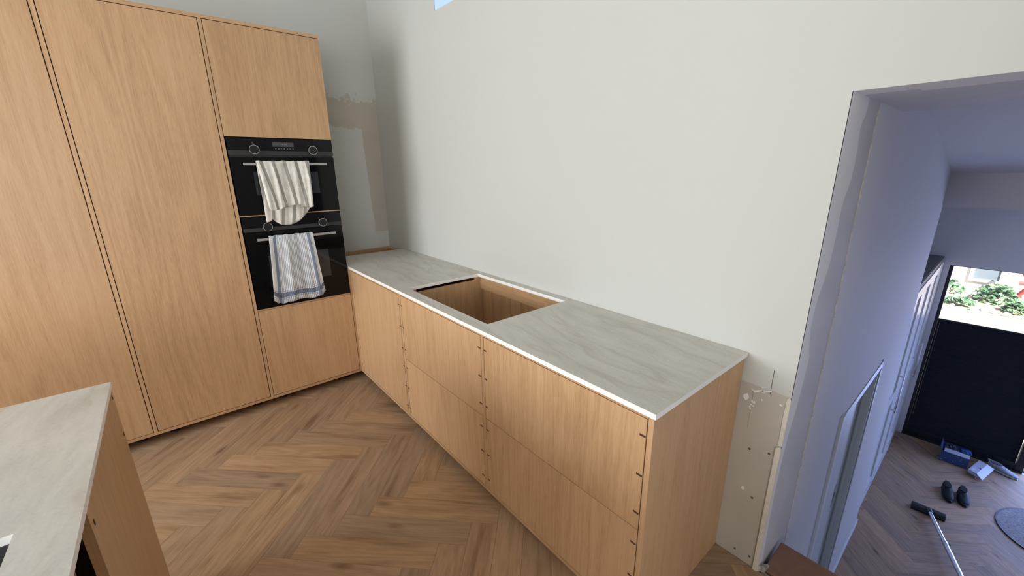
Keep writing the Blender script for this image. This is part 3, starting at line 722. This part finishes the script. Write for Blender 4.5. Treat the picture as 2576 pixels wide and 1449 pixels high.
box('blind', M_WHITEPAINT, w5, .85, 2.55, -2.85, -1.55, 3.66, 3.67)  # opaque sheet added to stop the sun at the roof opening
fm = MB(); fm.box(.85, .90, -2.85, -1.55, 3.62, 3.655).box(2.50, 2.55, -2.85, -1.55, 3.62, 3.655); fm.build('window_frame', M_WHITEPAINT, w5)
w4 = thing('window_4', (4.25, YF + .1, ZF), 'tall glass side panel beside the hall door', 'window'); w4['kind'] = 'structure'
fm = MB(); fm.box(4.70, 4.75, YF + .05, YF + .1, ZF, ZG).box(XG1, 4.70, YF + .05, YF + .1, ZG - .05, ZG).box(XG1, 4.70, YF + .05, YF + .1, ZF, ZF + .02)
fm.build('window_frame', M_BLACKFRAME, w4)

# ------------------------------------------------------------------ things on the hall floor
# vacuum wand
vw = thing('vacuum_cleaner_wand', (3.09, 4.56, ZF), 'steel vacuum cleaner tube with a wide black floor head', 'vacuum')
a, b = Vector((2.965, 4.565)), Vector((3.222, 4.580)); ax = (b - a).normalized(); nr = Vector((-ax.y, ax.x))
prof = [(-.045, .0), (-.05, .022), (-.030, .052), (.0, .062), (.030, .050), (.045, .02), (.042, .0)]
hd = MB(); rows = []
for s in (0, .02, .06, .5, .94, .98, 1):
    k = .8 if s in (0, 1) else 1.0; c = a + (b - a) * s
    rows.append([(c.x + nr.x * q * k, c.y + nr.y * q * k, ZF + .001 + h * k) for q, h in prof])
hd.grid(rows, close=True); nf = len(prof); hd.f.append(tuple(range(nf - 1, -1, -1))); hd.f.append(tuple(range(6 * nf, 7 * nf)))
hdo = hd.build('floor_head', M_BLACKPL, vw, bevel=.003); box('brush_strip', M_OVENBAND, hdo, 2.99, 3.20, 4.535, 4.545, ZF, ZF + .012)
n0 = Vector((3.096, 4.545, ZF + .058)); n1 = Vector((3.112, 4.475, ZF + .072)); n2 = Vector((3.62, 3.02, ZF + .10)); dv = (n2 - n1).normalized()
MB().cyl(n0, n1, .024, .021, 16).build('neck', M_BLACKPL, vw, smooth=False)
MB().cyl(n1 - dv * .01, n1 + dv * .42, .0165, n=20).build('tube', M_CHROME, vw, smooth=False)
MB().cyl(n1 + dv * .40, n1 + dv * .455, .021, n=20).build('tube_collar', M_STEEL, vw)
MB().cyl(n1 + dv * .45, n2, .0195, n=20).build('tube', M_CHROME, vw)
pb = n1 + dv * .43; MB().cyl(pb, pb + Vector((.028, .012, .006)), .007, n=10).build('release_button', M_BLACKPL, vw)
MB().cyl(n2, n2 + dv * .12 + Vector((0, 0, .05)), .02, n=16).build('hand_grip', M_BLACKPL, vw)
box('rest_foot', M_BLACKPL, vw, 3.60, 3.64, 3.0, 3.04, ZF, ZF + .085)

# pair of black shoes
M_SHOE = plain('black_leather', (.004, .004, .005), .5, spec=.22); M_SOLE = plain('black_sole', (.008, .008, .009), .6); M_LACE = plain('dark_lace', (.03, .03, .03), .7); M_PULL = plain('shoe_label', (.30, .29, .18), .6)
def shoe(toe, heel, label, mats, names='shoe', grp='black shoes on the hall floor', collar=.085, wid=.047, kind=0):
    toe, heel = Vector(toe), Vector(heel); t = thing(names, (*((toe + heel) / 2), ZF), label, 'shoe', grp)
    ax = (heel - toe); Ls = ax.length; ax.normalize(); n = Vector((-ax.y, ax.x))
    st = [(0, .35, .030), (.05, .62, .042), (.14, .85, .052), (.28, 1.0, .060), (.42, .98, .074), (.55, .88, .088), (.70, .80, .092), (.85, .78, .090), (.95, .66, .095), (1.0, .42, .097)]
    K = 20
    def sec(s, w, z0, z1, rim=1.0):
        c = toe + ax * Ls * s; out = []
        for i in range(K):
            th = 2 * math.pi * i / K; x = math.cos(th); y = math.sin(th)
            out.append((c, x * w * wid, (z0 + z1) / 2 + (z1 - z0) / 2 * (abs(y) ** .8) * (1 if y > 0 else -1)))
        return [(p.x + n.x * q, p.y + n.y * q, z) for p, q, z in out]
    so = MB(); rows = [sec(s, w * 1.04, ZF + .0005, ZF + .022) for s, w, h in st]; so.grid(rows, close=True)
    so.f.append(tuple(range(K))); so.f.append(tuple(range((len(st) - 1) * K, len(st) * K))); so.build('sole', mats[1], t, smooth=True)
    upm = MB(); rows = [sec(s, w * .97, ZF + .018, ZF + h * collar / .092) for s, w, h in st]; upm.grid(rows, close=True)
    upm.f.append(tuple(range(K))); upm.f.append(tuple(range((len(st) - 1) * K, len(st) * K))); uo = upm.build('upper', mats[0], t, smooth=True)
    # opening
    om = MB(); pts = []
    for i in range(24):
        th = 2 * math.pi * i / 24; s = .76 + .20 * math.cos(th); c = toe + ax * Ls * s; q = .60 * wid * math.sin(th); pts.append((c.x + n.x * q, c.y + n.y * q))
    zt = ZF + collar + .003
    om.prism(pts, 2, zt - .02, zt + .004); om.build('lining', mats[4], uo)
    for k in range(4):
        s = .36 + .055 * k; c = toe + ax * Ls * s; zz = ZF + (.068 + .0055 * k) * collar / .092
        MB().cyl((c.x - n.x * .022, c.y - n.y * .022, zz - .004), (c.x + n.x * .022, c.y + n.y * .022, zz - .004), .003, n=8).build('lace', mats[2], uo)
    c = toe + ax * Ls * .985
    MB().box(c.x - .016, c.x + .016, c.y - .003, c.y + .003, zt + .001, zt + .010).build('pull_tab', mats[3], uo)
    return t
M_LINB = plain('black_lining', (.008, .008, .009), .9); M_LING = plain('grey_lining', (.16, .165, .17), .9)
bk = (M_SHOE, M_SOLE, M_LACE, M_PULL, M_LINB)
shoe((3.222, 4.925), (3.168, 5.205), 'black lace-up shoe near the vacuum head, its mate on the side of the round mat', bk)
shoe((3.330, 4.955), (3.290, 5.235), 'black lace-up shoe of the pair, the one closer to the round mat', bk)
M_SNK = plain('grey_mesh', (.34, .36, .37), .8, noise=.25, nscale=60); M_SNS = plain('white_sole', (.55, .57, .60), .5); M_SNL = plain('white_lace', (.6, .6, .6), .7)
shoe((3.69, 5.985), (3.455, 6.075), 'grey running shoe with a pale sole lying by the hall door', (M_SNK, M_SNS, M_SNL, M_SNL, M_LING), 'running_shoe', None, .085, .045)

# blue carton with things in it
M_BLUE = NT('blue_carton'); tcb = M_BLUE.n('ShaderNodeTexCoord'); mpb = M_BLUE.n('ShaderNodeMapping', {'Vector': (tcb, 3), 'Rotation': (0, .5, .5), 'Scale': (22, 22, 60)})
vb = M_BLUE.n('ShaderNodeTexVoronoi', {'Vector': mpb, 'Scale': 1.0}); M_BLUE = M_BLUE.set(color=M_BLUE.ramp(vb, [(.16, (.30, .36, .48)), (.20, (.035, .075, .20))]), rough=.6)
M_CARD = plain('grey_board', (.46, .46, .50), .7); M_CARDW = plain('white_board', (.66, .66, .72), .7); M_CARDD = plain('brown_board_edge', (.16, .13, .10), .8)
bx = thing('blue_carton', (3.18, 5.9, ZF), 'open dark blue printed carton by the hall door with bags on top', 'box')
xa, xb, ya, yb, zt = 3.065, 3.300, 5.80, 6.06, ZF + .135
box('front_wall', M_BLUE, bx, xa, xb, ya, ya + .004, ZF, zt); box('back_wall', M_BLUE, bx, xa, xb, yb - .004, yb, ZF, zt)
box('side_wall', M_BLUE, bx, xa, xa + .004, ya + .004, yb - .004, ZF, zt); box('side_wall', M_BLUE, bx, xb - .004, xb, ya + .004, yb - .004, ZF, zt); box('bottom', M_BLUE, bx, xa, xb, ya, yb, ZF, ZF + .004)
MB().prism([(ya, zt), (ya + .07, zt + .012), (ya + .07, zt + .016), (ya, zt + .004)], 0, xa + .02, xb - .004).build('flap', M_CARD, bx)
MB().prism([(xa, zt), (xa - .02, zt + .05), (xa - .016, zt + .052), (xa + .004, zt)], 1, ya + .01, yb - .01).build('flap', M_BLUE, bx)
def crumple(name, c, r, mat, label, cat, seed, grp=None, q=(1, 1, 1)):
    random.seed(seed); m = MB(); rows = []; nn, kk = 12, 18
    off = [[random.uniform(.72, 1.12) for _ in range(kk)] for _ in range(nn + 1)]
    for i in range(nn + 1):
        ph = math.pi * i / nn; row = []
        for j in range(kk):
            th = 2 * math.pi * j / kk; rr = r * (off[i][j] if 0 < i < nn else .9)
            row.append((c[0] + q[0] * rr * math.sin(ph) * math.cos(th), c[1] + q[1] * rr * math.sin(ph) * math.sin(th), c[2] + q[2] * rr * math.cos(ph)))
        rows.append(row)
    m.grid(rows, close=True); return tag(m.build(name, mat), label, cat, grp)
M_BAGD = plain('dark_bag', (.035, .037, .045), .35, noise=.5, nscale=25); M_BAGB = plain('blue_bag', (.06, .15, .42), .3, noise=.4, nscale=18)
crumple('plastic_bag', (3.130, 5.945, ZF + .120), .074, M_BAGD, 'crumpled dark plastic bag lying in the blue carton', 'bag', 5, None, (1.0, .9, .7))
crumple('plastic_bag', (3.262, 5.985, ZF + .112), .052, M_BAGB, 'shiny bright blue plastic packet lying in the blue carton', 'bag', 11, None, (.95, .9, .8))
wbx = thing('white_carton', (3.37, 5.8, ZF), 'low open white carton with a raised lid flap beside the blue carton', 'box')
P = [Vector((3.308, 5.69)), Vector((3.372, 5.645)), Vector((3.445, 5.96)), Vector((3.378, 6.0))]
m = MB(); m.prism([tuple(p) for p in P], 2, ZF, ZF + .075); m.build('box_body', M_CARD, wbx)
m = MB(); q0 = P[0] * .5 + P[1] * .5
m.prism([tuple(P[0] + Vector((-.001, -.002))), tuple(P[1] + Vector((.002, -.002))), tuple(P[1] + Vector((.002, .0))), tuple(P[0])], 2, ZF, ZF + .035); m.build('lower_band', M_CARDD, wbx)
m = MB(); e = Vector((.075, .01)); m.add([(P[1].x, P[1].y, ZF + .076), (P[2].x, P[2].y, ZF + .076), (P[2].x + .06, P[2].y, ZF + .045), (P[1].x + .055, P[1].y - .02, ZF + .028)], [(0, 1, 2, 3)])
m.build('lid_flap', M_CARDW, wbx, solid=.003)
m = MB(); m.box(3.378, 3.398, 5.795, 5.80, ZF + .0762, ZF + .078).box(3.395, 3.40, 5.78, 5.80, ZF + .0762, ZF + .078); m.build('print_mark', M_BLACKPL, wbx)
box('print_label', M_CARDW, wbx, 3.335, 3.362, 5.70, 5.735, ZF + .0752, ZF + .0765)

# round mat
mm = thing('round_mat', (3.98, 5.03, ZF), 'round grey woven mat on the hall floor', 'mat')
tm = NT('woven_mat'); tcm = tm.n('ShaderNodeTexCoord'); nm = tm.n('ShaderNodeTexNoise', {'Vector': tm.vmath('MULTIPLY', (tcm, 3), (60, 220, 60)), 'Scale': 1.0, 'Detail': 4})
M_MAT = tm.set(color=tm.ramp(nm, [(.35, (.14, .125, .12)), (.65, (.42, .39, .38))]), rough=.95, normal=tm.bump(nm, .8, .004))
MB().cyl((3.98, 5.03, ZF), (3.98, 5.03, ZF + .012), .425, .42, 96).build('weave', M_MAT, mm)
MB().ring((3.98, 5.03, ZF), 2, .434, .420, 0, .013, 96).build('border', M_BLACKPL, mm)

# ------------------------------------------------------------------ the garden seen over the blind
random.seed(21)
M_GRAVEL = plain('gravel', (.46, .36, .25), .9, noise=.55, nscale=7, bump=.5)
M_STONEW = plain('rubble_stone', (.60, .58, .56), .85, noise=.3, nscale=7, bump=.4)
tl = NT('ivy_leaf'); oil = tl.n('ShaderNodeTexCoord'); nl = tl.n('ShaderNodeTexNoise', {'Vector': (oil, 3), 'Scale': 9.0, 'Detail': 3})
M_LEAF = tl.set(color=tl.ramp(nl, [(.3, (.035, .10, .055)), (.5, (.11, .22, .10)), (.7, (.40, .44, .30))]), rough=.45)
gz = lambda x, y: -2.12 + .03 * math.sin(x * 2.1 + y)
gr = MB(); rows = [[(x, y, gz(x, y)) for x in [-6 + i * .8 for i in range(26)]] for y in [YF + .2 + j * .8 for j in range(26)]]
struct(gr.grid(rows).build('ground', M_GRAVEL, smooth=True), 'pale gravel garden ground beyond the hall door', 'ground')
base_st = []
for k in range(4):
    m = MB(); rr = []
    for i in range(6):
        ph = math.pi * i / 5; rr.append([(random.uniform(.75, 1.1) * math.sin(ph) * math.cos(6.283 * j / 8), random.uniform(.75, 1.1) * math.sin(ph) * math.sin(6.283 * j / 8), .6 * math.cos(ph)) for j in range(8)])
    m.grid(rr, close=True); me = bpy.data.meshes.new('rubble_stone'); me.from_pydata(m.v, [], m.f); me.update(); me.materials.append(M_STONEW); base_st.append(me)
BUSH = [((3.28, 16.25), .52), ((2.62, 15.25), .36), ((3.62, 15.35), .30), ((2.30, 16.75), .38), ((3.12, 17.25), .30), ((4.14, 16.40), .24)]
put = []
for try_ in range(1500):
    if len(put) >= 64: break
    k = len(put); x, y = random.uniform(2.1, 4.2), random.uniform(14.7, 17.4); s = random.uniform(.05, .12)
    if any(math.hypot(x - c[0], y - c[1]) < r + s * 1.2 for c, r in BUSH) or any(math.hypot(x - a_, y - b_) < 1.3 * (s + c_) for a_, b_, c_ in put) or math.hypot(x - 3.9, y - 17.2) < .5: continue
    put.append((x, y, s))
    o = bpy.data.objects.new('rubble_stone', base_st[k % 4]); COL.objects.link(o); o.location = (x, y, gz(x, y) + s * .35); o.scale = (s, s, s); o.rotation_euler = (random.random(), random.random(), random.random() * 6)
    tag(o, 'pale rubble stone on the planted garden bank beyond the hall door', 'stone', 'rubble stones on the garden bank')
def bush(c, r, hgt, n, label, lf=.075):
    t = thing('ivy_bush', (c[0], c[1], gz(*c)), label, 'bush', 'ivy bushes on the garden bank')
    m = MB()
    for k in range(n):
        th, q = random.uniform(0, 6.283), math.sqrt(random.random()); x, y = c[0] + r * q * math.cos(th), c[1] + r * q * math.sin(th)
        z = gz(x, y) + hgt * (1 - q * q) * random.uniform(.5, 1.05) + .03
        s = lf * random.uniform(.6, 1.3); d = Vector((random.gauss(0, .5), random.gauss(-.3, .5), 1)).normalized(); a_ = d.orthogonal().normalized(); b_ = d.cross(a_)
        an = random.uniform(0, 6.28); a2 = math.cos(an) * a_ + math.sin(an) * b_; b2_ = d.cross(a2); p = Vector((x, y, z))
        m.add([p - a2 * s, p + b2_ * s * .7 - a2 * .2 * s + d * .1 * s, p + a2 * s, p - b2_ * s * .7 - a2 * .2 * s + d * .1 * s], [(0, 1, 2, 3)])
    fo = m.build('foliage', M_LEAF, t); fo['kind'] = 'stuff'
    for k in range(4):
        th = random.uniform(0, 6.283); MB().cyl((c[0] + .1 * r * math.cos(th), c[1] + .1 * r * math.sin(th), gz(*c)), (c[0] + .6 * r * math.cos(th), c[1] + .6 * r * math.sin(th), gz(*c) + hgt * .6), .012, .006, 6).build('stem', M_CARDD, t)
    return t
for (c_, r_), hh, nn, lab in zip(BUSH, (.50, .16, .30, .35, .28, .3), (330, 150, 130, 170, 110, 100), ('big leafy ivy bush in the middle of the garden bank', 'low bright green plant at the foot of the garden bank', 'dark leafy ivy clump by the path on the garden bank', 'pale leafy bush by the house wall at the end of the garden', 'small ivy bush right under the house window', 'small ivy bush at the foot of the red chair')):
    bush(c_, r_ * .9, hh, nn, lab)
nb = thing('neighbour_house', (3.5, 17.9, -2.1), 'pale rendered house beyond the garden with a white framed window', 'house')
M_REND = plain('render_pale', (.66, .64, .63), .9, noise=.15, nscale=6, bump=.3)
box('house_wall', M_REND, nb, -3, 10, 17.8, 18.1, -2.2, 3.5)
wn = MB(); wn.box(2.60, 3.30, 17.75, 17.82, -1.90, -1.82).box(3.22, 3.30, 17.75, 17.82, -1.82, -.6).box(2.60, 2.68, 17.75, 17.82, -1.82, -.6).box(2.60, 3.30, 17.75, 17.82, -.68, -.6)
wo = wn.build('window_frame', M_WHITEPAINT, nb); box('window_pane', plain('pane_grey', (.20, .24, .28), .2), wo, 2.68, 3.22, 17.785, 17.795, -1.82, -.68)
M_RED = plain('red_paint', (.55, .08, .07), .5)
rc = thing('garden_chair', (3.9, 17.2, gz(3.9, 17.2)), 'red garden chair frame standing beside the ivy', 'chair')
z0 = gz(3.9, 17.2)
for (p, q) in (((3.60, 17.0, z0), (4.02, 17.0, z0 + .75)), ((4.02, 17.0, z0), (3.60, 17.0, z0 + .75)), ((3.60, 17.4, z0), (4.02, 17.4, z0 + .75)), ((4.02, 17.4, z0), (3.60, 17.4, z0 + .75))):
    MB().cyl(p, q, .03, n=8).build('leg', M_RED, rc)
box('seat', M_RED, rc, 3.58, 4.04, 17.0, 17.4, z0 + .42, z0 + .45); box('backrest', M_RED, rc, 3.58, 3.62, 17.0, 17.4, z0 + .72, z0 + 1.0)
